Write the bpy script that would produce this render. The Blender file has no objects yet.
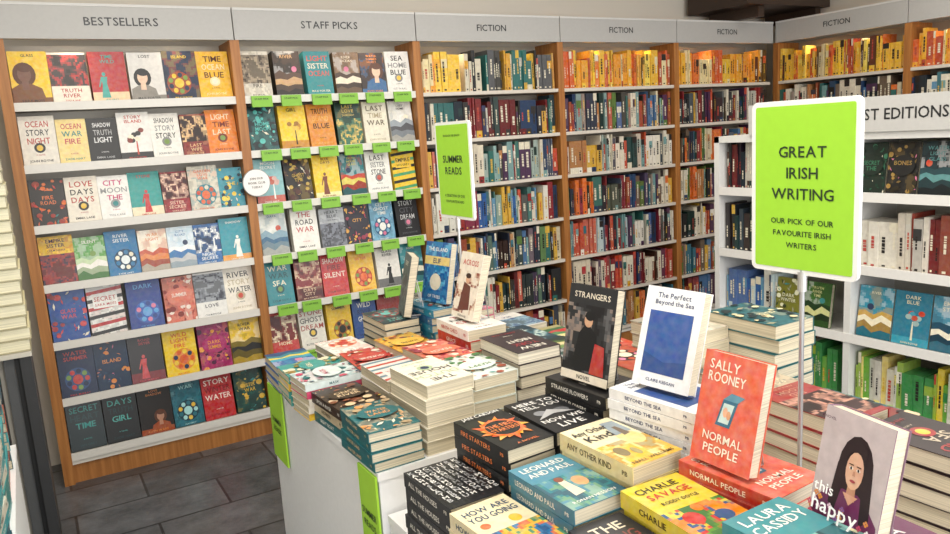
import bpy, math, random
from mathutils import Vector, Matrix, noise
V=Vector
sc=bpy.context.scene
sc.view_settings.view_transform='Standard'
sc.view_settings.look='None'
sc.view_settings.exposure=0.0
X0=V((1,0,0));Y0=V((0,1,0));Z0=V((0,0,1))
# ------------------------------------------------------------------ colour
def L(h):
    if not isinstance(h,str): return h
    o=[]
    for i in (0,2,4):
        c=int(h[i:i+2],16)/255
        o.append(c/12.92 if c<=.04045 else ((c+.055)/1.055)**2.4)
    return (o[0],o[1],o[2],1.0)
def mix(a,b,t):
    a=L(a);b=L(b); return tuple(a[i]*(1-t)+b[i]*t for i in range(3))+(1.0,)
def lum(c): c=L(c); return .3*c[0]+.6*c[1]+.1*c[2]
# ------------------------------------------------------------------ materials
def newmat(name):
    m=bpy.data.materials.new(name); m.use_nodes=True
    nt=m.node_tree; b=nt.nodes['Principled BSDF']
    return m,nt,b
def attr_mat(name,rough,noise_=0.0,spec=.5,pages=False,hue=0):
    m,nt,b=newmat(name)
    a=nt.nodes.new('ShaderNodeVertexColor'); a.layer_name='Col'
    b.inputs['Roughness'].default_value=rough
    b.inputs['Specular IOR Level'].default_value=spec
    src=a.outputs['Color']
    tc=nt.nodes.new('ShaderNodeTexCoord')
    if hue>0:
        n=nt.nodes.new('ShaderNodeTexNoise'); n.inputs['Scale'].default_value=60; n.inputs['Detail'].default_value=6
        nt.links.new(tc.outputs['Object'],n.inputs['Vector'])
        hs=nt.nodes.new('ShaderNodeHueSaturation')
        sx=nt.nodes.new('ShaderNodeSeparateColor'); nt.links.new(n.outputs['Color'],sx.inputs[0])
        def mr(o,lo,hi):
            r=nt.nodes.new('ShaderNodeMapRange'); r.inputs['From Min'].default_value=.3;r.inputs['From Max'].default_value=.7
            r.inputs['To Min'].default_value=lo;r.inputs['To Max'].default_value=hi; nt.links.new(o,r.inputs['Value']); return r.outputs['Result']
        nt.links.new(mr(sx.outputs[0],.5-hue,.5+hue),hs.inputs['Hue'])
        nt.links.new(mr(sx.outputs[1],.88,1.06),hs.inputs['Saturation'])
        nt.links.new(mr(sx.outputs[2],.9,1.06),hs.inputs['Value'])
        nt.links.new(src,hs.inputs['Color']); src=hs.outputs['Color']
    if noise_>0 or pages:
        mp=nt.nodes.new('ShaderNodeMapping')
        mp.inputs['Scale'].default_value=(3,3,700) if pages else (1,1,1)
        nt.links.new(tc.outputs['Object'],mp.inputs['Vector'])
        n=nt.nodes.new('ShaderNodeTexNoise'); n.inputs['Scale'].default_value=1 if pages else 60
        n.inputs['Detail'].default_value=3
        nt.links.new(mp.outputs['Vector'],n.inputs['Vector'])
        r=nt.nodes.new('ShaderNodeMapRange')
        r.inputs['From Min'].default_value=.3;r.inputs['From Max'].default_value=.7
        r.inputs['To Min'].default_value=1-(.4 if pages else noise_);r.inputs['To Max'].default_value=1
        nt.links.new(n.outputs['Fac'],r.inputs['Value'])
        mx=nt.nodes.new('ShaderNodeMix'); mx.data_type='RGBA'; mx.blend_type='MULTIPLY'
        mx.inputs[0].default_value=1
        nt.links.new(src,mx.inputs[6]); nt.links.new(r.outputs['Result'],mx.inputs[7])
        src=mx.outputs[2]
    nt.links.new(src,b.inputs['Base Color'])
    return m
M_COVER=attr_mat('printed_cover',.36,.05,hue=.01)
M_PAPER=attr_mat('book_pages',.85,0,.2,pages=True)
M_PAINT=attr_mat('painted_board',.5,.04)
M_MET=attr_mat('grey_metal',.3,.05); M_MET.node_tree.nodes['Principled BSDF'].inputs['Metallic'].default_value=.8
MATS=[M_COVER,M_PAPER,M_PAINT,M_MET]
def wood_mat():
    m,nt,b=newmat('pine_wood')
    tc=nt.nodes.new('ShaderNodeTexCoord'); mp=nt.nodes.new('ShaderNodeMapping')
    mp.inputs['Scale'].default_value=(30,30,1.5)
    n=nt.nodes.new('ShaderNodeTexNoise'); n.inputs['Scale'].default_value=2; n.inputs['Detail'].default_value=6
    cr=nt.nodes.new('ShaderNodeValToRGB')
    cr.color_ramp.elements[0].position=.3; cr.color_ramp.elements[0].color=L('965e2c')
    cr.color_ramp.elements[1].position=.7; cr.color_ramp.elements[1].color=L('ba7e42')
    nt.links.new(tc.outputs['Object'],mp.inputs['Vector']); nt.links.new(mp.outputs[0],n.inputs['Vector'])
    nt.links.new(n.outputs['Fac'],cr.inputs[0]); nt.links.new(cr.outputs[0],b.inputs['Base Color'])
    b.inputs['Roughness'].default_value=.45
    return m
M_WOOD=wood_mat(); MATS.append(M_WOOD)
def emis(name,col,s):
    m,nt,b=newmat(name)
    b.inputs['Emission Color'].default_value=L(col); b.inputs['Emission Strength'].default_value=s
    return m
MATS.append(emis('lamp_glow','fff0d0',5))
def slate():
    m,nt,b=newmat('slate_tiles')
    tc=nt.nodes.new('ShaderNodeTexCoord')
    br=nt.nodes.new('ShaderNodeTexBrick'); br.inputs['Scale'].default_value=1
    br.offset=.5
    br.inputs['Brick Width'].default_value=.6; br.inputs['Row Height'].default_value=.3
    br.inputs['Mortar Size'].default_value=.006
    br.inputs['Color1'].default_value=L('606266'); br.inputs['Color2'].default_value=L('45484c'); br.inputs['Mortar'].default_value=L('2a2b2e')
    nt.links.new(tc.outputs['Object'],br.inputs['Vector'])
    n=nt.nodes.new('ShaderNodeTexNoise'); n.inputs['Scale'].default_value=7; n.inputs['Detail'].default_value=10; n.inputs['Roughness'].default_value=.65
    nt.links.new(tc.outputs['Object'],n.inputs['Vector'])
    r=nt.nodes.new('ShaderNodeMapRange'); r.inputs['From Min'].default_value=.3; r.inputs['From Max'].default_value=.7; r.inputs['To Min'].default_value=.5; r.inputs['To Max'].default_value=1.4
    nt.links.new(n.outputs['Fac'],r.inputs['Value'])
    mx=nt.nodes.new('ShaderNodeMix'); mx.data_type='RGBA'; mx.blend_type='MULTIPLY'; mx.inputs[0].default_value=1
    nt.links.new(br.outputs['Color'],mx.inputs[6]); nt.links.new(r.outputs[0],mx.inputs[7])
    nt.links.new(mx.outputs[2],b.inputs['Base Color'])
    bp=nt.nodes.new('ShaderNodeBump'); bp.inputs['Strength'].default_value=.35; bp.inputs['Distance'].default_value=.01
    nt.links.new(n.outputs['Fac'],bp.inputs['Height']); nt.links.new(bp.outputs[0],b.inputs['Normal'])
    b.inputs['Roughness'].default_value=.3
    return m
def wallmat(name,c):
    m,nt,b=newmat(name)
    n=nt.nodes.new('ShaderNodeTexNoise'); n.inputs['Scale'].default_value=4
    cr=nt.nodes.new('ShaderNodeValToRGB')
    a=L(c); cr.color_ramp.elements[0].color=(a[0]*.93,a[1]*.93,a[2]*.93,1); cr.color_ramp.elements[1].color=a
    nt.links.new(n.outputs['Fac'],cr.inputs[0]); nt.links.new(cr.outputs[0],b.inputs['Base Color'])
    b.inputs['Roughness'].default_value=.8
    return m
COVER,PAPER,PAINT,METAL,WOOD,GLOW=range(6)
# ------------------------------------------------------------------ mesh builder
class MB:
    def __init__(s): s.v=[];s.f=[];s.c=[];s.m=[]
    def poly(s,pts,col,mat=COVER):
        n=len(s.v); s.v+= [tuple(p) for p in pts]; s.f.append(tuple(range(n,n+len(pts)))); s.c.append(L(col)); s.m.append(mat)
    def box(s,o,ex,ey,ez,col,mat=COVER):
        o=V(o);n=len(s.v)
        for k in (0,1):
            for a,b in ((0,0),(1,0),(1,1),(0,1)):
                s.v.append(tuple(o+ex*a+ey*b+ez*k))
        for q in ((3,2,1,0),(4,5,6,7),(0,1,5,4),(1,2,6,5),(2,3,7,6),(3,0,4,7)):
            s.f.append(tuple(n+i for i in q)); s.c.append(L(col)); s.m.append(mat)
    def abox(s,x0,x1,y0,y1,z0,z1,col,mat=PAINT):
        s.box((x0,y0,z0),V((x1-x0,0,0)),V((0,y1-y0,0)),V((0,0,z1-z0)),col,mat)
    def cyl(s,c,r0,r1,h,col,mat=METAL,n=20,ax=Z0):
        c=V(c); q=ax.to_track_quat('Z','Y')
        a=[c+q@V((math.cos(2*math.pi*i/n)*r0,math.sin(2*math.pi*i/n)*r0,0)) for i in range(n)]
        b=[c+ax*h+q@V((math.cos(2*math.pi*i/n)*r1,math.sin(2*math.pi*i/n)*r1,0)) for i in range(n)]
        s.poly(a[::-1],col,mat); s.poly(b,col,mat)
        for i in range(n):
            j=(i+1)%n; s.poly([a[i],a[j],b[j],b[i]],col,mat)
    def build(s,name,parent=None):
        me=bpy.data.meshes.new(name); me.from_pydata(s.v,[],s.f)
        me.polygons.foreach_set('material_index',s.m)
        ca=me.color_attributes.new('Col','FLOAT_COLOR','CORNER')
        buf=[]
        for p in me.polygons: buf.extend(list(s.c[p.index])*p.loop_total)
        ca.data.foreach_set('color',buf)
        for m in MATS: me.materials.append(m)
        me.update()
        ob=bpy.data.objects.new(name,me); sc.collection.objects.link(ob)
        if parent: ob.parent=parent
        return ob
def empty(name):
    e=bpy.data.objects.new(name,None); e.empty_display_size=.1; sc.collection.objects.link(e); return e
# ------------------------------------------------------------------ glyphs
chars="ABCDEFGHIJKLMNOPQRSTUVWXYZabcdefghijklmnopqrstuvwxyz0123456789&'.-"
GL={}
tmp=[]
for ch in chars:
    cu=bpy.data.curves.new('g','FONT'); cu.body=ch; cu.size=1; cu.resolution_u=2; cu.offset=.012
    o=bpy.data.objects.new('g',cu); sc.collection.objects.link(o); tmp.append((ch,o,cu))
bpy.context.view_layer.update()
dg=bpy.context.evaluated_depsgraph_get()
for ch,o,cu in tmp:
    me=o.evaluated_get(dg).to_mesh()
    vs=[(v.co.x,v.co.y) for v in me.vertices]; fs=[tuple(p.vertices) for p in me.polygons]
    xs=[v[0] for v in vs] or [0,.3]
    x0=min(xs); GL[ch]=([(x-x0,y) for x,y in vs],fs,max(xs)-x0)
for ch,o,cu in tmp:
    bpy.data.objects.remove(o); bpy.data.curves.remove(cu)
def twidth(s): return sum((GL[c][2]+.085) if c in GL else .3 for c in s)-.085
def text(mb,s,C,R,U,N,width,height,col,mat=COVER,align='c',lift=.0012):
    W=twidth(s); H=.7
    sy=height/H; sx=min(width/W,sy*1.05); sy=min(sy,sx*1.7)
    x=-W*sx/2 if align=='c' else 0
    O=V(C)+N*lift-U*(sy*H/2)
    col=L(col)
    for c in s:
        if c not in GL: x+=.3*sx; continue
        vs,fs,w=GL[c]; n=len(mb.v)
        for a,b in vs: mb.v.append(tuple(O+R*(x+a*sx)+U*(b*sy)))
        for f in fs: mb.f.append(tuple(n+i for i in f)); mb.c.append(col); mb.m.append(mat)
        x+=(w+.085)*sx
# ------------------------------------------------------------------ cover designs
def cl(v): return min(1,max(0,v))
def draw(mb,O,R,U,N,w,h,els):
    k=1
    for e in els:
        off=N*(.0002+.00012*k); t=e[0]
        P=lambda x,y:O+R*(cl(x)*w)+U*(cl(y)*h)+off
        if t=='r': mb.poly([P(e[1],e[2]),P(e[3],e[2]),P(e[3],e[4]),P(e[1],e[4])],e[5])
        elif t=='e':
            n=16; mb.poly([P(e[1]+e[3]*math.cos(2*math.pi*i/n),e[2]+e[4]*math.sin(2*math.pi*i/n)) for i in range(n)],e[5])
        elif t=='p': mb.poly([P(x,y) for x,y in e[1]],e[2])
        elif t=='t':
            text(mb,e[1],O+R*(e[2]*w)+U*(e[3]*h)+off,R,U,N,e[4]*w,e[5]*h,e[6],lift=0.0003)
        elif t=='g': # painterly wash: seed, nx, ny, y0, y1, palette
            sd,nx,ny,y0,y1,pal=e[1:]
            nx=18; ny=max(6,int(28*(y1-y0)))
            for i in range(nx):
                for j in range(ny):
                    p=V((i/nx*3.2+sd,j*.16,sd*1.7))
                    q=noise.noise(p)*1.5+.5+noise.noise(p*2.7)*.5
                    q=cl(q)*(len(pal)-1.001); a=int(q); fr=q-a
                    fr=cl((fr-.3)/.4)
                    c=mix(pal[a],pal[a+1],fr)
                    mb.poly([P(i/nx,y0+(y1-y0)*j/ny),P((i+1)/nx,y0+(y1-y0)*j/ny),P((i+1)/nx,y0+(y1-y0)*(j+1)/ny),P(i/nx,y0+(y1-y0)*(j+1)/ny)],c)
        k+=1
WORDS="NIGHT RIVER HOUSE GIRL STORY LIGHT WINTER SECRET ISLAND GARDEN SUMMER WAR LOVE LOST CITY WATER STONE BLUE BONES SILENT THE LAST WIFE SISTER OCEAN DARK TIME EMPIRE GLASS HEART SHADOW ROAD HOME DAYS SEA WILD GHOST DREAM TRUTH FIRE MOON".split()
NAMES="ANNA BURNS|JOHN BOYNE|KIT WAAL|MAX PORTER|SARA MOSS|LEO FINN|EMMA LANE|PAUL MURRAY|RUTH WARE|COLM DOYLE|ZADIE HART|NORA ROE|TESS KANE|IAN GREY".split('|')
def gen(rng,bg,fg,ac,st,title=None):
    ws=title.split() if title else [rng.choice(WORDS) for _ in range(rng.choice([1,2,2,3]))]
    au=rng.choice(NAMES); E=[('r',0,0,1,1,bg)]
    ex=rng.choice(['e8c040','c84a34','3a8a8a','f0e8d0','2a3a5a','7a9a4a','d87a9a'])
    k=rng.uniform(.6,1.0)
    if st==1 and rng.random()<.45: st=rng.choice([7,7,5])
    if rng.random()<.35 and st not in(3,7):
        E.append(('g',rng.uniform(0,50),9,13,0,1,[mix(bg,'000000',.25),bg,bg,mix(bg,ac,.45),mix(bg,fg,.2)]))
    def titles(y,dy,sz,col):
        for i,w_ in enumerate(ws[:3]): E.append(('t',w_,.5,y-dy*i*k,.84*k+.04,sz*k,col))
    if st==0:
        cx=.5+rng.uniform(-.12,.12)
        E+=[('e',cx,.34,.36,.24,ac)]
        for i in range(9):
            a=i*.7; E.append(('e',cx+.26*math.cos(a),.34+.17*math.sin(a),.07,.05,[fg,ex,bg][i%3]))
        E+=[('e',cx,.34,.14,.1,fg)]
        titles(.88,.12,.09,fg); E.append(('t',au,.5,.04,.6,.035,fg))
    elif st==1:
        c=.5+rng.uniform(-.15,.15); s=rng.uniform(.8,1.35); sk=rng.choice(['d8a888','b98468','e8c4a8','7a5240'])
        hr=rng.choice(['2a1d18','5a3018','16161a','b08040'])
        E+=[('r',0,0,1,.12,ac),('e',c,.42*s,.22*s,.17*s,hr),('p',[(c-.38*s,0),(c+.38*s,0),(c+.3*s,.22*s),(c+.1*s,.29*s),(c-.1*s,.29*s),(c-.3*s,.22*s)],ac),
            ('p',[(c-.07*s,.2*s),(c+.07*s,.2*s),(c+.06*s,.36*s),(c-.06*s,.36*s)],sk),('e',c,.42*s,.13*s,.115*s,sk),('e',c+.03,.51*s,.15*s,.06*s,hr)]
        titles(.92,.11,.075,fg); E.append(('t',au,.5,.06,.7,.045,fg))
    elif st==2:
        E+=[('g',rng.uniform(0,50),8,6,.45,1,[mix(bg,'ffffff',.3),bg,mix(bg,ac,.4)]),('e',.25+.5*rng.random(),.6,.1,.065,ex)]
        for q in range(4):
            y=.5-.12*q; E.append(('p',[(0,y),(.2,y+rng.uniform(0,.09)),(.45,y-rng.uniform(0,.05)),(.7,y+rng.uniform(0,.09)),(1,y),(1,0),(0,0)],[ac,fg,mix(ac,'000000',.4),mix(bg,'000000',.5)][q]))
        titles(.88,.11,.075,fg)
    elif st==3:
        ws=(ws+[rng.choice(WORDS),rng.choice(WORDS)])[:3]
        for i,w_ in enumerate(ws): E.append(('t',w_,.5,.84-.17*i,.86*k+.05,.12,fg if i!=1 else ac))
        E+=[('t',au,.5,.1,.7,.045,ac),('t','A NOVEL',.5,.22,.4,.025,fg)]
        if rng.random()<.5: E+=[('e',.5,.36,.16,.1,ac),('e',.5,.36,.09,.06,ex)]
    elif st==4:
        for i in range(44):
            x=rng.uniform(.0,1);y=rng.uniform(.0,1);r_=rng.uniform(.03,.11); a=rng.uniform(0,3)
            if i%2: E.append(('e',x,y,r_,r_*.6,[ac,fg,ex,mix(ac,'000000',.4)][i%4]))
            else: E.append(('p',[(x+r_*math.cos(a),y+r_*.7*math.sin(a)),(x-r_*.3*math.sin(a),y+r_*.3*math.cos(a)),(x-r_*math.cos(a),y-r_*.7*math.sin(a)),(x+r_*.3*math.sin(a),y-r_*.3*math.cos(a))],[mix(ac,fg,.5),ac,ex][i%3]))
        if rng.random()<.6: E+=[('e',.5,.55,.4,.2,bg)]
        for i,w_ in enumerate(ws[:2]): E.append(('t',w_,.5,.6-.11*i,.62*k,.08,fg))
    elif st==5:
        y0=rng.choice([.34,.0,.3])
        E+=[('g',rng.uniform(0,50),10,12,y0,y0+.62,[mix(ac,'000000',.6),ac,mix(ac,fg,.5),fg,ac])]
        ty=.25 if y0>0 else .9
        for i,w_ in enumerate(ws[:2]): E.append(('t',w_,.5,ty-.1*i,.8*k,.075,fg))
        E.append(('t',au,.5,.05 if y0>0 else .7,.6,.035,fg))
    elif st==6:
        for i in range(6):
            E.append(('p',[(0,i/6),(1,i/6+.06),(1,i/6+.13),(0,i/6+.07)],[ac,fg][i%2]))
        E+=[('r',.15,.55,.85,.85,bg),('t',ws[0],.5,.74,.62,.09,fg),('t',au,.5,.62,.6,.05,fg)]
    elif st==7:
        c=.5+rng.uniform(-.15,.15)
        E+=[('r',0,0,1,rng.uniform(.12,.25),ac)]
        if rng.random()<.5:
            E+=[('p',[(c-.12,.08),(c+.12,.08),(c+.06,.36),(c+.09,.5),(c-.09,.5),(c-.06,.36)],fg),('e',c,.55,.05,.04,fg),('p',[(c-.09,.48),(c-.17,.3),(c-.14,.29),(c-.06,.44)],fg)]
        else:
            E+=[('p',[(c-.03,.1),(c+.03,.1),(c+.015,.45),(c-.015,.45)],fg)]
            for q in range(9): E.append(('e',c+rng.uniform(-.22,.22),.5+rng.uniform(-.1,.12),.09,.05,[ac,ex,mix(ac,fg,.4)][q%3]))
        titles(.9,.11,.08,fg); E.append(('t',au,.5,.04,.6,.035,fg))
    return E
def book(mb,O,R,U,N,w,h,t,bg,els=None,spine=None,paper='e6dcc4',stitle=None,sfg='f4f0e4'):
    O=V(O); ct=.0012; sp=spine or bg
    B=O-N*t
    mb.box(B,R*w,U*h,N*ct,bg)
    mb.box(O-N*ct,R*w,U*h,N*ct,bg)
    mb.box(B+N*ct,R*ct*1.3,U*h,N*(t-2*ct),sp)
    mb.box(B+N*ct+R*ct*1.3+U*.002,R*(w-.004),U*(h-.004),N*(t-2*ct),paper,PAPER)
    if els: draw(mb,O,R,U,N,w,h,els)
    if stitle:
        c=O-N*(t/2)+U*(h*.58)
        text(mb,stitle,c,-U,N,-R,h*.62,t*.36,sfg,lift=.0006)
        text(mb,'PB',O-N*(t/2)+U*(h*.1),-U,N,-R,h*.08,t*.25,sfg,lift=.0006)
def rotz(v,a): return Matrix.Rotation(a,3,'Z')@v
TITS="GRACE|SILVER|OLD ROADS|THE WEIR|NIGHT BOAT|LANNY|ACTRESS|SOLAR".split('|')
def stack(x,y,z0,zt,bg,els,rot=0,w=.13,h=.198,t=.03,stitle=None,sfg='f4f0e4',spine=None,paper='e6dcc4',seed=0,name='book_stack',rand=None):
    rng=random.Random(int(x*1000)*7+int(y*1000)+seed)
    n=max(1,round((zt-z0)/t)); t=(zt-z0)/n
    mb=MB(); dr=rng.uniform(-3,3)
    for i in range(n):
        a=math.radians(rot+dr+rng.uniform(-2.6,2.6)); R=rotz(X0,a); U=rotz(Y0,a)
        c=V((x+rng.uniform(-.003,.003),y+rng.uniform(-.003,.003),z0+(i+1)*t-.0004))
        O=c-R*(w/2)-U*(h/2)
        b_,s_=bg,spine; tt,sf=stitle,sfg
        if rand and i<n-1:
            b_=rng.choice(rand); s_=b_; tt=rng.choice(TITS) if stitle else None; sf='f4f0e4' if lum(b_)<.35 else '3a3030'
        book(mb,O,R,U,Z0,w,h,t-.0012,b_,els if i==n-1 else None,s_,mix(paper,'c8b890',rng.uniform(0,.35)),tt,sf)
    return mb.build(name)
# ------------------------------------------------------------------ room shell
def shell(name,x0,x1,y0,y1,z0,z1,mat):
    mb=MB(); mb.abox(x0,x1,y0,y1,z0,z1,'ffffff'); o=mb.build(name)
    o.data.materials.clear(); o.data.materials.append(mat)
    for p in o.data.polygons: p.material_index=0
    return o
mw=wallmat('wall_plaster','d9d2c6')
shell('floor',-1.4,5.5,-2.3,4.4,-.1,0,slate())
shell('ceiling',-1.4,5.5,-2.3,4.4,2.7,2.8,wallmat('ceiling_paint','e6e1d8'))
shell('wall_back',-1.4,5.5,4.3,4.4,0,2.7,mw)
shell('wall_right',5.4,5.5,-2.3,4.3,0,2.7,mw)
shell('wall_left',-1.4,-1.3,-2.3,4.3,0,2.7,mw)
shell('wall_front',-1.3,5.4,-2.3,-2.2,0,.35,mw)
mb=MB()
for x in (-1.3,.35,2.0,3.65,5.34): mb.abox(x,x+.06,-2.29,-2.21,.35,2.7,'3a3a3a')
mb.abox(-1.3,5.4,-2.29,-2.21,2.62,2.7,'3a3a3a'); mb.abox(-1.3,5.4,-2.29,-2.21,.35,.4,'3a3a3a')
mb.build('window_1')
# ------------------------------------------------------------------ wall bookcases
ROWS=[1.785-.274*i for i in range(7)]
HB,HT=2.07,2.225
BW=1.01
WHITE='dad6cc'; HDR='b8b7b4'
def bookcase(O,R,N,label,last=False,deep=.25,face=False):
    e=empty('bookcase')
    D=-N; pw=.046
    mb=MB()
    def b(a0,a1,d0,d1,z0,z1,col=WHITE,mat=PAINT):
        mb.box(O+R*a0+D*d0+Z0*z0,R*(a1-a0),D*(d1-d0),Z0*(z1-z0),col,mat)
    b(-pw/2,pw/2,0,deep,0,HB,mat=WOOD)
    if last: b(BW-pw/2,BW+pw/2,0,deep,0,HB,mat=WOOD)
    b(pw/2,BW-pw/2,deep-.012,deep,0,HB,'d2ccc0' if face else 'a89e90')  # spine bays: interior shadow painted into the back as a darker colour
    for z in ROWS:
        b(pw/2,BW-pw/2,.012,deep-.012,z-.022,z,WHITE if face else 'c2b8a8')  # spine bays: shelf boards and front edges coloured darker to suggest shade
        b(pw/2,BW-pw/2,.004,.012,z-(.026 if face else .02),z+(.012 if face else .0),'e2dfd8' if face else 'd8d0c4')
    b(pw/2,BW-pw/2,.02,.04,0,.095,mat=WOOD)
    b(pw/2,BW-pw/2,.01,.03,.095,ROWS[6]-.026,'dedad0')
    b(-pw/2,BW+(pw/2 if last else -pw/2),.03,deep,HT-.03,HT,WHITE)
    mb.build('frame',e)
    mb=MB()
    mb.box(O+R*(.003)+D*(-.006)+Z0*HB,R*(BW-.006),D*.03,Z0*(HT-HB),HDR,PAINT)
    mb.box(O+R*(.003)+D*(-.009)+Z0*(HT-.012),R*(BW-.006),D*.003,Z0*.012,'d6d5d2',PAINT)
    n=len(label)
    text(mb,label,O+R*(BW/2)+N*.006+Z0*(HB+.078),R,Z0,N,.034*n+.02,.036,'2b2c2e',lift=.001)
    mb.build('header_sign',e)
    mb=MB()
    for a in (.28,.72):
        c=O+R*(BW*a)+D*.06+Z0*(HB+.028)
        mb.cyl(c,.035,.035,.02,'e0e0e0',METAL,16); mb.cyl(c-Z0*.012,.024,.024,.012,'ffffff',GLOW,16)
        ld=bpy.data.lights.new('downlight','SPOT'); ld.energy=3.0; ld.spot_size=math.radians(160); ld.spot_blend=1
        ld.color=(1,.82,.58); ld.shadow_soft_size=.06
        lo=bpy.data.objects.new('downlight_lamp',ld); sc.collection.objects.link(lo); lo.location=c-Z0*.022; lo.parent=e
    mb.build('downlights',e)
    return e
YA=3.968
for k,lb in enumerate(['BESTSELLERS','STAFF PICKS','FICTION','FICTION','FICTION']):
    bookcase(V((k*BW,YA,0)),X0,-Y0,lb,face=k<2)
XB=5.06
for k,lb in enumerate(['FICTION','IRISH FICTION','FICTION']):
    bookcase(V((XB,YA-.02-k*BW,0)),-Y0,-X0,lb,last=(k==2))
def T(s): return [tuple(x.split(',')) for x in s.split()]
BAY1=[T("f0c62c,2a2422,7a4a24,1 e9dfcf,b02c28,3a3030,5 b3262a,3fa39a,e8c9a0,1 dad7d2,333333,8a857d,1 22304a,e6c13a,a04a2a,0 f0ba2e,5a2a18,f4e2b0,3"),
 T("e9e3d6,b83a34,333333,3 f0d890,c23c5a,3a8a8a,3 232323,eeeeee,b8b8b8,3 eceae4,c23a2a,333333,7 efece4,2a2a2a,8a8a8a,3 8f2a24,e8c08a,3a1a18,5 e8842a,f2e2c0,7a2a1a,3"),
 T("2c2826,e0702a,c8402a,4 ece4d4,b5322c,2a2a2a,3 f0eee8,c22a6a,9a9a9a,3 3fa09a,c83a3c,f0e0c0,7 9c2430,efc9b0,5a1a20,5 d8d2c0,e06a3a,2f7f8c,0 3a96a8,f0d24a,1c4a60,4"),
 T("efc22e,3a2c40,a0342c,1 5aa04a,f2efe6,c8dcb0,2 2a76a8,e8f0f2,16405c,0 efe2cc,e08a4a,c85a3a,2 c8dce8,3a78b0,f4f6f6,2 2f6fae,f0f2f0,174a80,5 2f98a8,f0efe6,e8a040,7"),
 T("20509a,d03a3a,d03a3a,4 efeee8,b8302e,2a2a2a,6 1c3c8a,5aa0d8,2a5ab0,0 d97a64,f6e4d8,a83c30,4 ecebe6,3a3c48,9aa0a8,5 f0e9da,3a3a3a,c0b090,3"),
 T("16284a,c03a34,305080,0 15304e,e08a3c,284a70,4 201c20,c83a40,7a2028,7 f4d030,e0602c,e8902c,0 b02a6a,f0a03c,5a1a4a,4 efc836,2a2a2a,80702a,2"),
 T("14282c,3fa09a,1c4a4c,3 101416,4fb0a8,0f3a40,3 201a18,e08a3a,a04a20,1 1f6f80,a8e0e0,0f3a4a,0 c0242a,f4e6dc,7a1418,3 12403a,e0b83a,1a5a50,4")]
BAY2=[T("dcd5c6,4a4038,a89880,5 2e241e,c8a070,5a4030,2 1f8a90,d84a3a,e8e0c8,3 8a6a4c,f0e0c8,4a3424,2 3a2a28,e88a3c,3a6a9a,1 e9e6e0,222222,8a8a8a,3"),
 T("1c2a30,5ac0b8,207070,4 f4cc2c,3a2a1a,c88a20,7 e09030,3a2014,e8b060,3 1c4038,e0c060,3a7058,5 ece5d0,6a5a40,b8a888,3 e6e3da,5a5a60,a0a8b0,2"),
 T("88bcc0,f2f0e8,c05a4a,7 201e20,c8a848,6a3a30,4 f2cc2c,7a3a20,f4e6a8,7 2f7a80,e0d060,c8452e,2 f0eee6,333333,888888,3 f0c830,2a2a2a,4aa070,6"),
 T("dfe3dc,3a6a8a,88a8b8,2 f0ece4,c03a30,2a2a2a,3 b8bcc0,3a3c44,787c88,5 201c2a,e0a040,c03a5a,4 78b0cc,f2f2ea,2a5a80,0 18181c,c8c8c8,5a5a60,3"),
 T("2a8a94,f0ead0,145058,3 5a1a1c,e0c0a0,8a2a2a,5 c82c2a,f0e0d0,701416,3 f0c040,e8703a,c0402a,0 ece8e0,222222,707070,7 4aa0a8,efe8d0,1a5a64,2"),
 T("c83a34,efe0c0,7a1a18,5 e8e4d8,a83c2c,404040,3 eac030,2a2a20,a06020,0 204a8a,e8e8e0,102a5a,3 98302a,f0d8b0,4a1410,7 d8d0b8,3a4a3a,88987a,2"),
 T("1a2a2c,60b0a0,204a4a,3 5a8a90,f0f0e0,2a4a50,2 c8b090,3a2a1a,8a6a4a,1 2a2a4a,c0c0e0,5050a0,4 a02a2a,f0e0c0,501010,3 3a6a3a,e8e8c0,1a3a1a,0")]
def faceout(rows,k):
    mb=MB(); rng=random.Random(11+k)
    for i,row in enumerate(rows):
        inner=BW-.05
        ws=[rng.uniform(.9,1.1) for _ in row]; tot=sum(ws); a=0
        for j,(bg,fg,ac,st) in enumerate(row):
            pitch=inner*ws[j]/tot
            th=math.radians(9+rng.uniform(-2,3)); yw=math.radians(rng.uniform(-3,3))
            w=min(.156,pitch-.002); h=min(.235,w*rng.uniform(1.48,1.6)); h=max(h,.205)
            if k: w=min(w,.145)
            R=rotz(X0,yw); F=rotz(Y0,yw); U=F*math.sin(th)+Z0*math.cos(th); N=R.cross(U)
            t=rng.uniform(.016,.03)
            O=V((k*BW+.025+a+(pitch-w)/2,YA+.032,ROWS[i]+.0025+t*math.sin(th)))
            book(mb,O,R,U,N,w,h,t,bg,gen(rng,bg,fg,ac,int(st)))
            for q in range(2):
                O=O-N*(t+.0012); book(mb,O,R,U,N,w,h,t,bg)
            a+=pitch
    mb.build('faceout_books')
faceout(BAY1,0); faceout(BAY2,1)
mb=MB(); rng=random.Random(4)
for i in range(7):
    for j in range(6):
        x=BW+.06+j*.158+rng.uniform(-.015,.015); z=ROWS[i]-.046
        mb.box(V((x,YA-.014,z)),X0*.105,V((0,.014,.0)),V((0,.004,.056)),'86c03e',PAINT)
        text(mb,'STAFF PICK',V((x+.05,YA-.0125,z+.04)),X0,Z0,-Y0,.08,.009,'24401a',lift=.001)
mb.build('shelf_cards')
mb=MB(); c=V((1.035,YA-.022,1.36))
mb.cyl(c,.07,.07,.008,'9a9a98',PAINT,40,ax=-Y0); mb.cyl(c-Y0*.008,.067,.067,.002,'f4f3f0',PAINT,40,ax=-Y0)
for i,s in enumerate(['JOIN OUR','BOOK CLUB','TODAY']): text(mb,s,c-Y0*.011+V((0,0,.022-.022*i)),X0,Z0,-Y0,.09,.010,'6a5a4a',lift=.001)
mb.build('round_sign')
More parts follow.
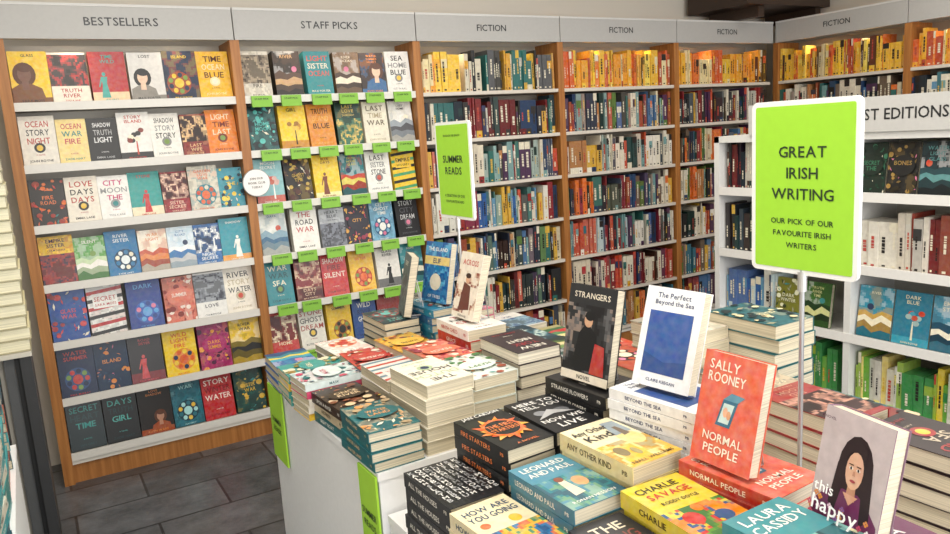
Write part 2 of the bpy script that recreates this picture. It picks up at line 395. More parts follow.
# ------------------------------------------------------------------ spine-out rows
PM="1f3a5f 8a1f22 e0d8c4 242424 c04a2e 2e6a64 d8aa3a 4b2e4f e8e2d0 76a09f 14302c b87e4a 4c74a0 903040 303848 d8ccac 181818 988a80 3c7486 5a7a3a 9a4a2a 6a5a4a e0702a".split()
PD="1c1c1e 242a30 2e2a2a 3a4650 641c1e 10202e c4c0b4 303030 7a1f22 1f3a3a".split()
PY="eaac2c e0722a f2c840 d45e2a e8d8a8 e89c2c eabe38 b0442a 3a2a22 f2d660".split()
PR="8a1c22 b03030 e0d8c4 2a2224 c84a2e 7c2028 dcd0b8 3a2020 d89850".split()
PB="2a5a9a e0dcd0 1a3050 5c8fb0 e8e4d7 2e6e7a 202830 c0d0d0".split()
PW="e8e2d0 e0d7c0 d0c8b6 d8ccac b84a2e 3a4650 a0b0a8 eae5d8".split()
PAL={'m':PM,'d':PD+PM[:8],'y':PY,'r':PR+PM[:8],'b':PB+PM[:10],'w':PW+PM[:12],'k':PD+PM[3:9],'g':"e6c63a f0ead8 90b03a 3a8a4a d0ccc0 c0452e e8d880 6aa83a".split()}
def spines(mb,rng,O,R,N,length,pal,hmax=.238,start=0,hs=1.08):
    a=start
    while a<length-.010:
        t=rng.choice([.009,.012,.014,.018,.022,.026,.03,.036,.042])
        run=1 if rng.random()<.78 else rng.choice([2,3,4])
        col=mix(rng.choice(pal),rng.choice(pal),rng.uniform(0,.15)); h=min(hmax,hs*rng.choice([.162,.175,.195,.198,.203,.213,.222,.222])); dep=rng.uniform(.12,.15)
        for q in range(run):
            if a+t>length: return
            off=rng.uniform(.0,.02)
            o=V(O)+R*a-N*(.014+off)
            tl=rng.uniform(-.01,.01)
            mb.box(o,R*(t-.0008),-N*dep,Z0*h+R*tl*.3,col)
            fg='e4dcc4' if lum(col)<.3 else '2a2422'
            if rng.random()<.35: fg=rng.choice(['d8b040','b84030','e4dcc4','2a2422'])
            def q4(x0,x1,z0,z1,c,l=.0008):
                p=o+N*l; S=R*tl*.3
                mb.poly([p+R*(t*x0)+Z0*(h*z0)+S*z0,p+R*(t*x1)+Z0*(h*z0)+S*z0,p+R*(t*x1)+Z0*(h*z1)+S*z1,p+R*(t*x0)+Z0*(h*z1)+S*z1],c)
            s=rng.random()
            if s<.2: q4(0,.94,.6,.82,rng.choice(pal))
            elif s<.38: q4(0,.94,0,.18,rng.choice(pal))
            elif s<.48: q4(0,.94,.8,1,fg)
            z=rng.uniform(.25,.45); x_=rng.uniform(.2,.4); x2=x_+rng.uniform(.2,.4)
            for seg in range(rng.choice([4,5,7])):
                l=rng.uniform(.02,.08)
                q4(x_,x2,z,min(.92,z+l),fg,.0014); z+=l+.014
                if z>.85: break
            q4(.3,.65,.04,.08,fg,.0014)
            a+=t
        if rng.random()<.03: a+=rng.uniform(.008,.03)
lay={2:['y','d','w','b','m','k','m'],3:['y','m','w','m','b','r','m'],4:['y','d','m','m','w','m','m']}
for k,ps in lay.items():
    mb=MB(); rng=random.Random(30+k)
    for i,p in enumerate(ps):
        O=V((k*BW+.025,YA,ROWS[i]))
        if i==0:
            cut={2:.28,3:.955,4:.955}[k]
            spines(mb,rng,O,X0,-Y0,cut,PAL['y'])
            if cut<.9: spines(mb,rng,O,X0,-Y0,.955,['d8a030','242424','2e6e6a','d8cfb8','303848','c8a23a','b8b4a8'],start=cut+.02)
        else: spines(mb,rng,O,X0,-Y0,.955,PAL[p])
    mb.build('shelved_books')
lay={0:['y','m','w','m','d','m','m'],1:['y','b','m','r','m','m','m'],2:['m']*7}
for k,ps in lay.items():
    mb=MB(); rng=random.Random(60+k)
    for i,p in enumerate(ps):
        spines(mb,rng,V((XB,YA-.02-k*BW-.025,ROWS[i])),-Y0,-X0,.955,PAL[p])
    mb.build('shelved_books')
# ------------------------------------------------------------------ low white unit on the right
e=empty('display_bookcase')
UX,UD=3.0,.34; UY0,UY1=2.70,.55
UR=[1.19,.881,.572,.262]
mb=MB()
for y in (UY0,UY0-.72,UY0-1.43,UY1+.03):
    mb.abox(UX,UX+UD,y-.03,y,0,1.45,'e0dfdc')
mb.abox(UX+UD-.015,UX+UD,UY1,UY0,0,1.45,'c4c0b8')
mb.abox(UX,UX+UD,UY1,UY0,1.42,1.45,'e0dfdc')
for z in UR:
    mb.abox(UX+.004,UX+UD-.015,UY1,UY0-.03,z-.022,z,'dedcd8')
    mb.abox(UX-.004,UX+.004,UY1,UY0-.03,z-.028,z+.012,'eae8e4')
mb.abox(UX+.02,UX+.04,UY1,UY0,0,.2,'cfcdc8')
mb.build('frame',e)
mb=MB()
mb.abox(UX-.012,UX+.012,UY1,UY0-.22,1.45,1.59,'c6c5c2')
text(mb,'1ST EDITIONS',V((UX-.012,1.742,1.52)),-Y0,Z0,-X0,.345,.044,'2b2c2e',lift=.001)
mb.build('header_sign',e)
mb=MB(); rng=random.Random(5)
def facerow(z,y0,y1,specs,w=.135,h=.205):
    y=y0; i=0; th=math.radians(8)
    U=V((math.sin(th),0,math.cos(th))); R=-Y0; N=R.cross(U)
    while y-w>y1:
        bg,fg,ac,st=specs[i%len(specs)]
        book(mb,V((UX+.03,y,z+.006)),R,U,N,w,h,.022,bg,gen(rng,bg,fg,ac,int(st)))
        y-=w+.006; i+=1
SD=T("1a2a22,3a7a5a,1c4a38,4 202020,a08040,3a3424,4 16242a,5a9090,24444a,2 221a1a,b06040,5a2a20,5 14302a,4a8a60,1c4a38,4")
ST=T("2f8fa8,f0e6c8,c8a050,2 2a7a94,e8e0c0,3a9ab0,7 4a90aa,f0e8d0,1c4a60,2")
spines(mb,rng,V((UX+.02,UY0-.04,UR[0])),-Y0,-X0,.64,PR[:1]+PD+['3a2420','5a3a28'],hs=1.12)
facerow(UR[0],1.96,1.3,SD,.125,.21); facerow(UR[0],1.24,.6,SD,.125,.21)
spines(mb,rng,V((UX+.02,UY0-.04,UR[1])),-Y0,-X0,.3,PD)
facerow(UR[1],2.36,2.02,SD[::-1])
spines(mb,rng,V((UX+.02,1.94,UR[1])),-Y0,-X0,.62,"d0ccc0 8a4a3a 6a3a2a b8b3aa 3a3a3a 9a3a2a d0c8b8 702020 e0dacc".split(),hs=1.12)
spines(mb,rng,V((UX+.02,1.22,UR[1])),-Y0,-X0,.6,PD+PW)
spines(mb,rng,V((UX+.02,UY0-.04,UR[2])),-Y0,-X0,.3,PB)
facerow(UR[2],2.36,2.02,T("7a7a2a,e0e0c0,3a4a2a,4 3a6a2a,d0d090,1a3a1a,2"),.14,.2)
facerow(UR[2],1.94,1.3,ST,.15,.22); facerow(UR[2],1.24,.6,ST,.15,.22)
for a,b_ in ((2.66,.64),(1.94,.62),(1.22,.6)):
    spines(mb,rng,V((UX+.02,a,UR[3])),-Y0,-X0,b_,PAL['g'])
mb.build('shelved_books')
# ------------------------------------------------------------------ display tables
FZ,NZ=.80,.70
def plinth(x0,x1,y0,y1,z):
    e=empty('display_table'); mb=MB()
    mb.abox(x0,x1,y0,y1,z-.02,z,'f0f0f0'); mb.abox(x0+.003,x1-.003,y0+.003,y1-.003,.06,z-.02,'f0f1f2'); mb.abox(x0+.03,x1-.03,y0+.03,y1-.03,0,.06,'9a9a9a')
    mb.build('plinth_body',e)
    return e
e=plinth(.600,1.50,1.525,2.42,FZ)
mb=MB()
for y0,y1,z0 in ((2.26,2.405,.545),(1.53,1.635,.08)):
    mb.abox(.594,.5995,y0,y1,z0,FZ-.01,'a8dc3c',PAINT)
    for i in range(3):
        zc=FZ-.12-.22*i
        if zc-.05<z0: break
        text(mb,'SUMMER',V((.594,(y0+y1)/2,zc)),-Y0,Z0,-X0,(y1-y0)*.8,.017,'2f4a2a')
        text(mb,'READS',V((.594,(y0+y1)/2,zc-.03)),-Y0,Z0,-X0,(y1-y0)*.65,.017,'2f4a2a')
mb.build('green_bands',e)
plinth(.612,1.80,.30,1.515,NZ)
# ------------------------------------------------------------------ stacks on the far table
r=random.Random(99)
def G(bg,fg,ac,st,title=None): return gen(r,bg,fg,ac,st,title)
F=FZ+.0005
stack(.66,1.63,F,.895,'1f6a70',G('1f6a70','e8a05a','e8c89a',4,'WATER LAND'),0,stitle='WATER LAND',sfg='f0c890',t=.024)
stack(.665,1.84,F,.885,'3a2a22',G('3a2a22','e6c9a0','a0583a',4,'ONCE RIVER'),0,stitle='UPON A RIVER',t=.028,rand=['3a2a22','c8b898','a04a2a','2a6a70'])
stack(.68,2.01,F,.905,'d8e4e2',G('d8e4e2','d0486a','2a8a90',4,'MASK'),90,stitle='MASK',sfg='2a6a70',t=.022,rand=['d8e4e2','d0486a','e8e0d0','e8c040'])
stack(.68,2.155,F,.89,'3f9a94',G('3f9a94','e9e0c0','c8a03a',4,'GIRL'),90,t=.022,rand=['e8c040','3f9a94','c8452e'])
stack(.66,2.325,F,.875,'2a5ca0',G('2a5ca0','e8d040','3aa0b8',2,'OCEAN'),180,t=.025)
stack(.80,1.63,F,.975,'efe7d2',G('efe7d2','555555','b8c8a0',3,'THE DUTCH HOUSE'),180,t=.034,spine='e8e2d0')
stack(.805,1.845,F,.93,'e6e2dc',G('e6e2dc','c8452e','6a8a9a',6,'LIE'),180,t=.03)
stack(.815,2.05,F,.91,'c23a34',G('c23a34','f2ead8','2a2a2a',4,'QUEENIE'),176,t=.025,rand=['c23a34','e8e0d0','2a5a8a'])
stack(.815,2.26,F,.90,'f0ece4',G('f0ece4','c8302e','e88a6a',0,'SISTER'),180,t=.025)
stack(.94,1.645,F,.955,'dfe6dc',G('dfe6dc','3a7a3a','c85a3a',4,'HAPPY'),180,t=.03)
stack(.945,1.855,F,.95,'e8795a',G('e8795a','f6ead0','c83a5a',4,'PEACH'),184,t=.026,spine='f0d0b0')
stack(.945,2.06,F,.93,'e8b83a',G('e8b83a','3a2a20','c84a34',4,'STARLING'),180,t=.026)
stack(.985,2.265,F,.97,'1f3a44',G('1f3a44','6ac0b8','a83a3a',0,'NIGHT BOAT'),180,t=.026,w=.122)
stack(1.08,1.645,F,.995,'30242a',G('30242a','e8e0d0','a02c34',3,'NEW YORK NIGHT'),180,t=.034,paper='ece4d0')
stack(1.095,1.92,F,.995,'f0ede6',G('f0ede6','c8302e','3a3a3a',3,'THE NINTH CHILD'),0,t=.03,stitle='NINTH CHILD',sfg='c23a34',rand=['f0ede6','c8382e','e8e0d0'])
stack(1.118,2.20,F,1.0,'2a86a8',G('2a86a8','e8f0e8','145a7a',0),0,t=.026,w=.12,stitle='ISLAND OF TREES',rand=['2a86a8','2a6a9a','1f9aa8'])
stack(1.245,1.66,F,.94,'2a4a44',G('2a4a44','d8c890','6a8a4a',2,'ACTRESS'),180,t=.026)
stack(1.255,1.88,F,.93,'183a4a',G('183a4a','c8d8d0','3a6a7a',5,'OLIVE'),180,t=.026)
stack(1.27,2.28,F,.95,'d86a8a',G('d86a8a','f6e8d8','2a8a8a',4,'GROWN UPS'),180,t=.026)
stack(1.40,1.66,F,.92,'c84a34',G('c84a34','f0e0c0','3a2a2a',3,'SAINT X'),0,t=.026,stitle='SAINT X')
stack(1.40,1.90,F,.90,'e9dd9a',G('e9dd9a','c83a3a','4a8a5a',2,'LEMON'),180,t=.026)
stack(1.40,2.15,F,.9,'d8d4cc',G('d8d4cc','2a4a7a','8aa8b8',5,'SEA'),180,t=.026)
# ------------------------------------------------------------------ stacks on the near table
N_=NZ+.0005
rb=random.Random(3)
bw=[('r',0,0,1,1,'26272a')]
for i in range(11):
    for j in range(7):
        s=rb.choice('ABCDEGHKLMNORSTU'); bw.append(('t',s,.08+.14*j,.93-.085*i,.12,rb.uniform(.05,.072),rb.choice(['e8e6e0','b8b8b8','8a8a8a','e8e6e0'])))
stack(.665,1.285,N_,.855,'3a3a3c',bw,3,t=.03,stitle='ALL THE HOUSES',w=.124)
cr=[('r',0,0,1,1,'eadcb4'),('g',3.3,9,6,0,.45,['2a5a8a','3a78a8','d8683a','e8b830','4a8a6a']),('t','HOW ARE',.5,.86,.8,.09,'2a4a6a'),('t','YOU GOING',.5,.73,.85,.09,'2a4a6a'),('e',.7,.55,.1,.07,'e8b830'),('e',.2,.58,.08,.05,'d8683a')]
stack(.655,1.07,N_,.86,'eadcb4',cr,-2,t=.03,stitle='HOW ARE YOU',sfg='2a4a6a',w=.122)
fire=[('r',0,0,1,1,'17181a')]
for i in range(18):
    a=i*.349; q=.9+.25*(i%2)
    fire.append(('p',[(.5+.26*math.cos(a),.5+.17*math.sin(a)),(.5+.46*q*math.cos(a+.12),.5+.31*q*math.sin(a+.12)),(.5+.36*math.cos(a+.42),.5+.24*math.sin(a+.42)),(.5+.26*math.cos(a+.35),.5+.17*math.sin(a+.35))],['f0903a','e8602a','f0b04a'][i%3]))
fire+=[('e',.5,.5,.36,.24,'e8702a'),('e',.5,.5,.31,.2,'17181a'),('t','THE FIRE',.5,.56,.52,.085,'f0823a'),('t','STARTERS',.5,.45,.54,.085,'f0823a'),('t','JAN CARSON',.5,.93,.8,.06,'f2efe8'),('t','A NOVEL',.5,.06,.5,.04,'e8702a')]
stack(.787,1.28,N_,.94,'17181a',fire,4,t=.03,stitle='FIRE STARTERS',sfg='f0823a',w=.118)
rest=[('r',0,0,1,1,'1b1c1f'),('t','HERE TO',.5,.87,.85,.09,'f2f0ea'),('t','TELL YOU',.5,.74,.85,.09,'f2f0ea'),('e',.3,.54,.13,.07,'8a8c90'),('e',.7,.5,.16,.08,'6a6c70'),('p',[(.1,.38),(.5,.6),(.9,.4),(.5,.46)],'b8b8b8'),('t','NOW WE',.5,.3,.85,.09,'f2f0ea'),('t','LIVE',.5,.14,.75,.11,'f2f0ea')]
stack(.911,1.275,N_,.945,'1b1c1f',rest,2,t=.03,stitle='THE REST WE LIVE',w=.12)
teal=[('r',0,0,1,1,'4f8ea4'),('g',7.7,11,12,0,.6,['2f5f70','2f7f88','6fa080','4f8ea4','8ab0a0']),('e',.65,.42,.12,.1,'d8a070'),('p',[(.3,.2),(.5,.22),(.46,.5),(.34,.5)],'e8dcc0'),('e',.4,.54,.07,.05,'8a4a30'),('t','LEONARD',.5,.88,.8,.09,'f4f2ea'),('t','AND PAUL',.5,.75,.8,.09,'f4f2ea'),('t','RONAN HESSION',.5,.1,.8,.04,'f4f2ea')]
stack(.783,1.06,N_,.91,'3f7d94',teal,-1,t=.03,stitle='LEONARD AND PAUL',w=.124)
kind=[('r',0,0,1,1,'f0e4bd'),('g',2.1,12,10,0,.5,['e8b83a','e8c04a','f0d890','c89a3a','b8a878']),('e',.75,.5,.2,.16,'f0d890'),('p',[(.6,.6),(.95,.62),(.95,.9),(.7,.92)],'9aa8b0'),('p',[(.72,.56),(.86,.58),(.84,.78),(.76,.78)],'7a6a58'),('e',.25,.3,.1,.1,'8a7a50'),('e',.45,.24,.06,.08,'a89a60'),('t','Any Other',.38,.84,.66,.1,'3a3a3a'),('t','Kind',.36,.68,.5,.12,'3a3a3a'),('t','NIALL WILLIAMS',.5,.06,.8,.045,'6a4a20')]
stack(.908,1.05,N_,.955,'e8d49a',kind,-2,w=.124,h=.205,t=.034,stitle='ANY OTHER KIND',sfg='5a4a2a')
stack(.752,.85,N_,.885,'2a2a30',G('2a2a30','e8d8c0','8a3a3a',3,'THE LONG DARK'),0,t=.03,stitle='LONG DARK',w=.11)
yel=[('r',0,0,1,1,'e2cc3c'),('g',5.5,12,9,0,.48,['3a7a3a','5a9a3a','c8352a','e2cc3c','2a5a8a','e88a2a']),('e',.3,.3,.14,.1,'c8352a'),('e',.7,.22,.13,.08,'2a5a8a'),('e',.52,.42,.08,.06,'e88a2a'),('t','CHARLIE',.45,.87,.7,.09,'3a2a1a'),('t','SAVAGE',.5,.74,.7,.09,'c8352a'),('t','RODDY DOYLE',.5,.6,.6,.045,'3a2a1a')]
stack(.872,.84,N_,.925,'e2cc3c',yel,1,t=.03,stitle='CHARLIE',sfg='3a2a1a',w=.126)
stack(.89,.633,N_,.955,'3f8f96',[('r',0,0,1,1,'3f8f96'),('g',4.1,9,8,0,.5,['2a6a70','1a4a50','8ac0b8','e8d8a0']),('t','LAURA',.5,.88,.8,.1,'f4f2ea'),('t','CASSIDY',.5,.74,.85,.1,'f4f2ea')],-2,t=.03,stitle='LAURA')
stack(.75,.64,N_,.87,'c84a34',G('c84a34','f0e0c0','3a2a2a',3),0)
NPc='dc6650'
npe=[('r',0,0,1,1,NPc),('t','SALLY',.36,.89,.5,.085,'f6ead8'),('t','ROONEY',.42,.78,.62,.085,'f6ead8'),
 ('p',[(.34,.36),(.58,.36),(.66,.6),(.42,.6)],'3f6f88'),('p',[(.38,.39),(.55,.39),(.61,.57),(.44,.57)],'c8dcd8'),('e',.48,.49,.04,.045,'e8b090'),('e',.54,.47,.035,.04,'d89a78'),('p',[(.42,.6),(.66,.6),(.76,.66),(.54,.67)],'5f93a8'),
 ('t','NORMAL',.5,.25,.66,.075,'f6ead8'),('t','PEOPLE',.5,.14,.66,.075,'f6ead8')]
stack(1.008,.835,N_,.952,NPc,npe,0,t=.028,stitle='NORMAL PEOPLE',sfg='f6ead8',spine='c04030')
per=[('r',0,0,1,1,'eef0f2'),('t','The Perfect',.5,.92,.66,.05,'33406a'),('t','Beyond the Sea',.52,.85,.7,.045,'33406a'),('r',.12,.14,.88,.76,'3c5c9e'),('p',[(.12,.14),(.88,.14),(.88,.3),(.5,.26),(.12,.34)],'33508c'),('t','CLAIRE KEEGAN',.5,.07,.6,.03,'33406a')]
stack(1.05,1.055,N_,1.02,'f2f2f2',per,3,t=.022,stitle='BEYOND THE SEA',sfg='33406a',spine='eeeeee',w=.14,h=.21)
stack(1.04,1.285,N_,.985,'1c1c1e',G('1c1c1e','e8e4da','8a8a8a',3,'THIS IS HOW'),0,t=.028,stitle='STRANGE FLOWERS')
stack(1.41,1.39,N_,1.03,'d8cdb8',G('d8cdb8','2a4a5a','7a8a7a',2),180,w=.135,h=.21,t=.034)
sb=G('2a6a70','e8d8a8','123a40',4,'GRACE')
stack(1.55,1.25,N_,1.055,'2a6a70',sb,180,w=.14,h=.21,t=.036)
stack(1.57,1.03,N_,.87,'2a6a70',sb,180,w=.14,h=.2,t=.036)
stack(1.25,1.39,N_,.97,'b0482e',G('b0482e','f0e0c0','3a2a2a',0),180,t=.03)
stack(1.24,1.17,N_,.93,'8a2a2a',G('8a2a2a','f0e0c0','3a2a2a',5),180,t=.03)
stack(1.39,1.16,N_,.95,'b8a890',G('b8a890','f0e0c0','5a6a6a',5),180,t=.03)
stack(1.335,.93,N_,.965,'a02c2a',G('a02c2a','c8907a','3a1a1a',5,'RED ROOM'),180,w=.14,h=.21,t=.034)
stack(1.335,.695,N_,.965,'2a1c1e',G('2a1c1e','c8b8a0','a02c2a',3,'SHADOW LAND'),180,w=.14,h=.21,t=.034)
stack(1.50,.83,N_,.90,'8a3a34',G('8a3a34','e0c8a0','3a1a1a',4),180,t=.034)
stack(1.51,.60,N_,.92,'2a2a2a',G('2a2a2a','d8c8b0','a8302e',5),180,t=.034)
stack(1.055,.62,N_,.905,'6a2c52',G('6a2c52','f4eee8','3a1a30',3,'THIS HAPPY'),0,t=.034,stitle='THIS HAPPY')
stack(1.335,.46,N_,.95,'2a3a4a',G('2a3a4a','f0d8b0','c8302e',3),180,t=.034)
# ------------------------------------------------------------------ standing books
def standing(x,y,z,bg,els,w=.13,h=.198,t=.026,lean=14,yaw=0,stitle=None,sfg='f4f0e4'):
    e=empty('standing_book'); th=math.radians(lean); a=math.radians(yaw)
    R=rotz(-Y0,a); F_=rotz(X0,a)
    U=(F_*math.sin(th)+Z0*math.cos(th)); N=R.cross(U)
    O=V((x,y,z+.0015))-R*(w/2)+Z0*(t*math.sin(th))
    mb=MB(); book(mb,O,R,U,N,w,h,t,bg,els,stitle=stitle,sfg=sfg); mb.build('book',e)
    mb=MB()
    for s in (-.03,.03):
        p=V((x,y,z+.001))+R*s+F_*(t+.004)
        mb.box(p+F_*.045,R*.003,F_*.003,(U*.12-F_*.045),'b8b8b8',METAL)
        mb.box(p,R*.003,F_*.048,Z0*.003,'b8b8b8',METAL)
    mb.build('easel_wire',e)
    return e
standing(.952,.853,.953,NPc,npe,yaw=1,stitle='NORMAL PEOPLE',w=.126,h=.193)
standing(1.018,1.06,1.021,'f2f2f2',per,yaw=8,w=.135,h=.2,lean=18)
st=[('r',0,0,1,1,'2a2b2e'),('g',6.2,9,12,.1,.8,['1a1a1e','2a2b2e','5a5a5c','8a7a70','2a2b2e']),('t','STRANGERS',.5,.9,.8,.06,'e6dcc8'),('p',[(.2,.12),(.75,.12),(.68,.5),(.45,.62),(.3,.5)],'15161a'),('e',.48,.64,.09,.07,'c89a7a'),('e',.5,.69,.1,.05,'15161a'),('p',[(.6,.1),(.9,.1),(.86,.4),(.66,.42)],'b0322c'),('r',0,0,1,.09,'e6dcc8'),('t','NOVEL',.5,.045,.5,.04,'2a2b2e')]
standing(1.0,1.275,.986,'2a2b2e',st,w=.142,h=.212,yaw=6,lean=12)
hp=[('r',0,0,1,1,'c2b4b6'),('e',.56,.6,.25,.26,'2a1a20'),('p',[(.0,0),(1,0),(.97,.28),(.82,.38),(.66,.44),(.44,.44),(.2,.38),(.04,.26)],'6b2a56'),
 ('p',[(.31,.62),(.81,.62),(.86,.3),(.74,.22),(.7,.45),(.42,.45),(.36,.24),(.26,.3)],'2a1a20'),('p',[(.49,.38),(.63,.38),(.61,.52),(.51,.52)],'c08a72'),('p',[(.45,.42),(.67,.42),(.56,.34)],'d29c82'),
 ('e',.56,.6,.125,.14,'dba98f'),('p',[(.42,.66),(.5,.75),(.6,.74),(.7,.66),(.7,.78),(.56,.84),(.42,.78)],'2a1a20'),
 ('e',.51,.615,.028,.012,'f0e8e0'),('e',.615,.615,.028,.012,'f0e8e0'),('e',.51,.615,.013,.012,'2a1a12'),('e',.615,.615,.013,.012,'2a1a12'),('r',.475,.638,.54,.645,'2a1a20'),('r',.585,.638,.65,.645,'2a1a20'),
 ('p',[(.555,.6),(.575,.6),(.585,.565),(.545,.565)],'c08a72'),('e',.563,.525,.04,.011,'a03848')]
hr=random.Random(12)
for i in range(34):
    x=hr.uniform(.04,.96); y=hr.uniform(.02,.34); c=hr.choice(['e8c8d8','c84a6a','f0e8e8','d88a3a','8a5a9a'])
    for q in range(4): hp.append(('e',x+.02*math.cos(q*1.57),y+.013*math.sin(q*1.57),.016,.01,c))
hp+=[('t','this',.3,.42,.34,.08,'ffffff'),('t','happy',.5,.29,.74,.11,'ffffff'),('t','NIAMH CAMPBELL',.5,.06,.8,.04,'ffffff'),('t','A NOVEL',.2,.94,.3,.02,'4a2040')]
standing(.956,.634,.906,'8a6a80',hp,w=.122,h=.2,t=.028,yaw=-10,lean=12)
b1=[('r',0,0,1,1,'2a78b0'),('g',8.8,8,10,0,1,['2a78b0','1f5a9a','5aa8d0','2a78b0']),('r',0,.62,1,.76,'e8d080'),('t','THE ISLAND',.5,.88,.84,.06,'f4f2ea'),('e',.5,.34,.22,.14,'e8e0c8'),('t','ELIF',.5,.69,.6,.08,'1f4a7a'),('t','OF TREES',.5,.1,.7,.05,'f4f2ea')]
standing(1.105,2.18,1.001,'2a78b0',b1,yaw=10,lean=12)
b2=[('r',0,0,1,1,'ece3d2'),('g',2.7,8,10,.08,.72,['ece3d2','d8c0a8','8a4a3a','ece3d2']),('t','ACROSS',.5,.85,.7,.08,'c23a34'),('p',[(.25,.1),(.75,.15),(.66,.5),(.35,.55)],'6a3a30'),('e',.5,.6,.1,.07,'d8a888'),('e',.5,.65,.12,.04,'3a2018'),('t','NORA ROE',.5,.04,.7,.03,'3a3a3a')]
standing(1.07,1.935,.996,'ece3d2',b2,yaw=0,lean=16,w=.125)
b3=[('r',0,0,1,1,'3a4a4c'),('g',4.7,8,10,0,.7,['1c2a2c','3a4a4c','6a7a70','2a3a3c']),('t','QUIET',.5,.85,.6,.07,'e8e0c8')]
standing(1.01,2.235,.971,'3a4a4c',b3,yaw=-18,lean=12)
# ------------------------------------------------------------------ green sign stands
def signstand(x,yc,zc,w,h,zb,lines,fr,rb_=.035):
    e=empty('sign_stand'); R=-Y0; N=-X0
    mb=MB()
    def rr(W,H,rad,x_,d,col):
        pts=[]
        for cx,cy,a0 in ((W/2-rad,H/2-rad,0),(-W/2+rad,H/2-rad,90),(-W/2+rad,-H/2+rad,180),(W/2-rad,-H/2+rad,270)):
            for k in range(6):
                a=math.radians(a0+k*18); pts.append((cx+rad*math.cos(a),cy+rad*math.sin(a)))
        f=[V((x_,yc,zc))+R*p[0]+Z0*p[1] for p in pts]; b_=[p+X0*d for p in f]
        mb.poly(f,col,PAINT); mb.poly(b_[::-1],col,PAINT)
        for i in range(len(f)):
            j=(i+1)%len(f); mb.poly([f[i],b_[i],b_[j],f[j]],col,PAINT)
    rr(w,h,.012,x,.008,'eceeec')
    rr(w-fr*2,h-fr*2,.004,x-.001,.001,'a0da38')
    rr(w-fr*2,h-fr*2,.004,x+.008,.001,'a0da38')
    mb.build('frame_panel',e)
    mb=MB()
    for s,v,hh,ww in lines:
        text(mb,s,V((x-.001,yc,zc-h/2+h*v)),R,Z0,N,ww,hh,'2a3d24',lift=.001)
    mb.build('lettering',e)
    mb=MB(); mb.cyl((x+.004,yc,zb+.006),.0045,.0045,zc-h/2-zb+.02,'c8cacc',METAL,14); mb.cyl((x+.004,yc,zb+.0005),rb_,rb_*.95,.006,'b0b2b4',METAL,28)
    mb.cyl((x+.004,yc,zc-h/2-.03),.008,.008,.035,'d8d8d8',METAL,14)
    mb.build('pole_and_base',e)
signstand(1.155,.845,1.418,.211,.303,NZ,[('GREAT',.71,.019,.1),('IRISH',.59,.019,.09),('WRITING',.47,.019,.13),('OUR PICK OF OUR',.31,.0095,.14),('FAVOURITE IRISH',.24,.0095,.14),('WRITERS',.17,.0095,.07)],.009)
signstand(1.150,2.066,1.435,.215,.298,FZ,[('SUMMER',.62,.022,.14),('READS',.50,.022,.11),('A SELECTION OF OUR',.24,.008,.13),('FAVOURITE BOOKS',.18,.008,.12),('BOOKS OF THE SEASON',.86,.006,.12)],.009,.028)
# ------------------------------------------------------------------ left foreground
e=empty('side_cabinet'); mb=MB()
for i,(c) in enumerate(['303133','56585a','242527','6a6864','333437','202122','333333']):
    x=-.055-.05*i; dy=[0,.03,.01,.04,0,.02,0][i]
    mb.abox(x-.034,x,2.98+dy,3.36,0,.885,c,PAINT)
    mb.abox(x-.05,x-.034,3.0+dy,3.35,0,.875,'b4aea2' if i%2 else '17181a',PAINT)
mb.abox(-.41,-.05,2.97,3.37,.885,.90,'c8c4b8',PAINT)
mb.build('cabinet_panels',e)
mb=MB(); rng=random.Random(8)
for i in range(24):
    z=.9005+i*.041; d=rng.uniform(-.004,.004)-.012
    book(mb,V((-.375+d,2.99,z+.040)),X0,Y0,Z0,.34,.33,.039,'eee6bc',None,'eee6bc','f4eed0')
    mb.abox(-.036+d,-.0345+d,2.99,3.32,z+.001,z+.006,'b8b090',PAINT)
    mb.abox(-.375+d,-.036+d,2.985,2.99,z+.001,z+.005,'a8a080',PAINT)
mb.build('notebook_stack')
plinth(-.62,-.125,1.3,2.62,.70)
sets=[('2a8a8a','f0e8d0'),('1f5a6a','e8c040'),('3a9aa0','f4f0e0'),('8a2a3a','f0d8c0'),('2a4a7a','e8e8e0')]
for i,y in enumerate((2.5,2.28,2.06,1.84)):
    for j,x in enumerate((-.20,-.36)):
        c=sets[(i+j*2)%5]; stack(x,y,.7005,1.0+.03*((i+j)%2),c[0],G(c[0],c[1],'14303a',3),180,t=.027,stitle='NEW FICTION',rand=['2a8a8a','1f5a6a','d8d2c0','3a9aa0','a8452e'])
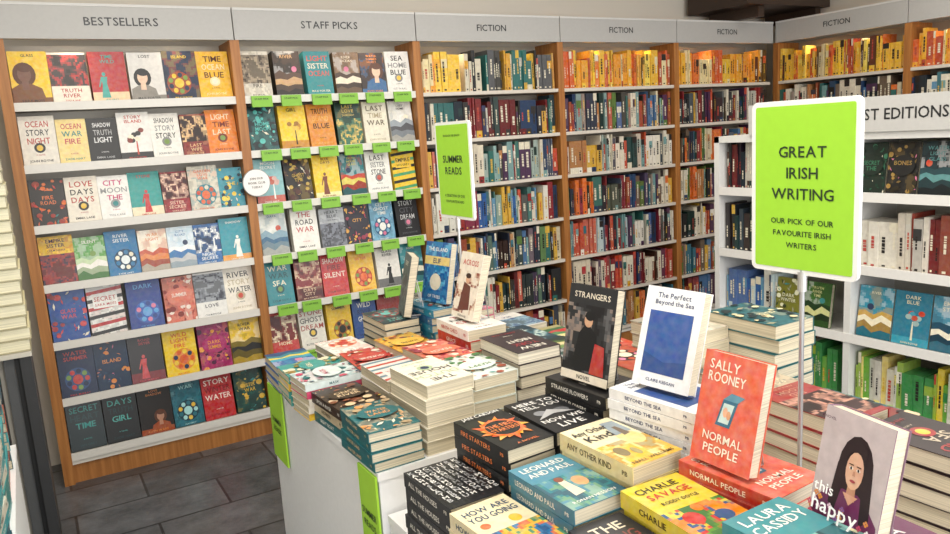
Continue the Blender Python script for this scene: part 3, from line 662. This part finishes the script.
mb=MB(); mb.abox(4.45,5.35,3.7,4.25,2.30,2.45,'3a2a20',PAINT); mb.abox(4.62,4.68,3.75,4.2,2.226,2.30,'3a2a20',PAINT); mb.abox(5.25,5.31,3.75,4.2,2.226,2.30,'3a2a20',PAINT); mb.build('dark_beam_box')  # brown box on two blocks, standing in for dark beams
# ------------------------------------------------------------------ lights
def area(name,loc,rot,sx,sy,en,col):
    l=bpy.data.lights.new(name,'AREA'); l.shape='RECTANGLE'; l.size=sx; l.size_y=sy; l.energy=en; l.color=col
    o=bpy.data.objects.new(name,l); o.location=loc; o.rotation_euler=rot; sc.collection.objects.link(o); return o
area('window_daylight',(1.4,-2.15,1.7),(math.radians(86),0,0),5.5,1.8,138,(1,.99,.97))
for i,(x,y) in enumerate(((.4,.8),(2.2,.8),(.5,2.5),(2.2,2.5),(4.2,2.2))):
    area('ceiling_fill_light',(x,y,2.68),(0,0,0),.9,.9,[26,22,18,18,14][i],(1,.95,.87))  # overhead fill lamps added to brighten the room, no fixtures modelled
w=bpy.data.worlds.new('World'); sc.world=w; w.use_nodes=True
w.node_tree.nodes['Background'].inputs[0].default_value=(.92,.95,1,1); w.node_tree.nodes['Background'].inputs[1].default_value=1.2
# ------------------------------------------------------------------ camera
f,pi,ro,ya=761.2,math.radians(10.08),math.radians(3.56),math.radians(30.24)
fw=V((math.sin(ya)*math.cos(pi),math.cos(ya)*math.cos(pi),-math.sin(pi)))
rt=V((math.cos(ya),-math.sin(ya),0)); dn=-(rt.cross(fw))
r_=rt*math.cos(ro)+dn*math.sin(ro); d_=-rt*math.sin(ro)+dn*math.cos(ro)
cam=bpy.data.cameras.new('camera'); cam.sensor_width=36; cam.lens=f*36/950; cam.clip_start=.02
co=bpy.data.objects.new('camera',cam); sc.collection.objects.link(co)
u=-d_; b=-fw
co.matrix_world=Matrix(((r_.x,u.x,b.x,0),(r_.y,u.y,b.y,0),(r_.z,u.z,b.z,1.55),(0,0,0,1)))
sc.camera=co
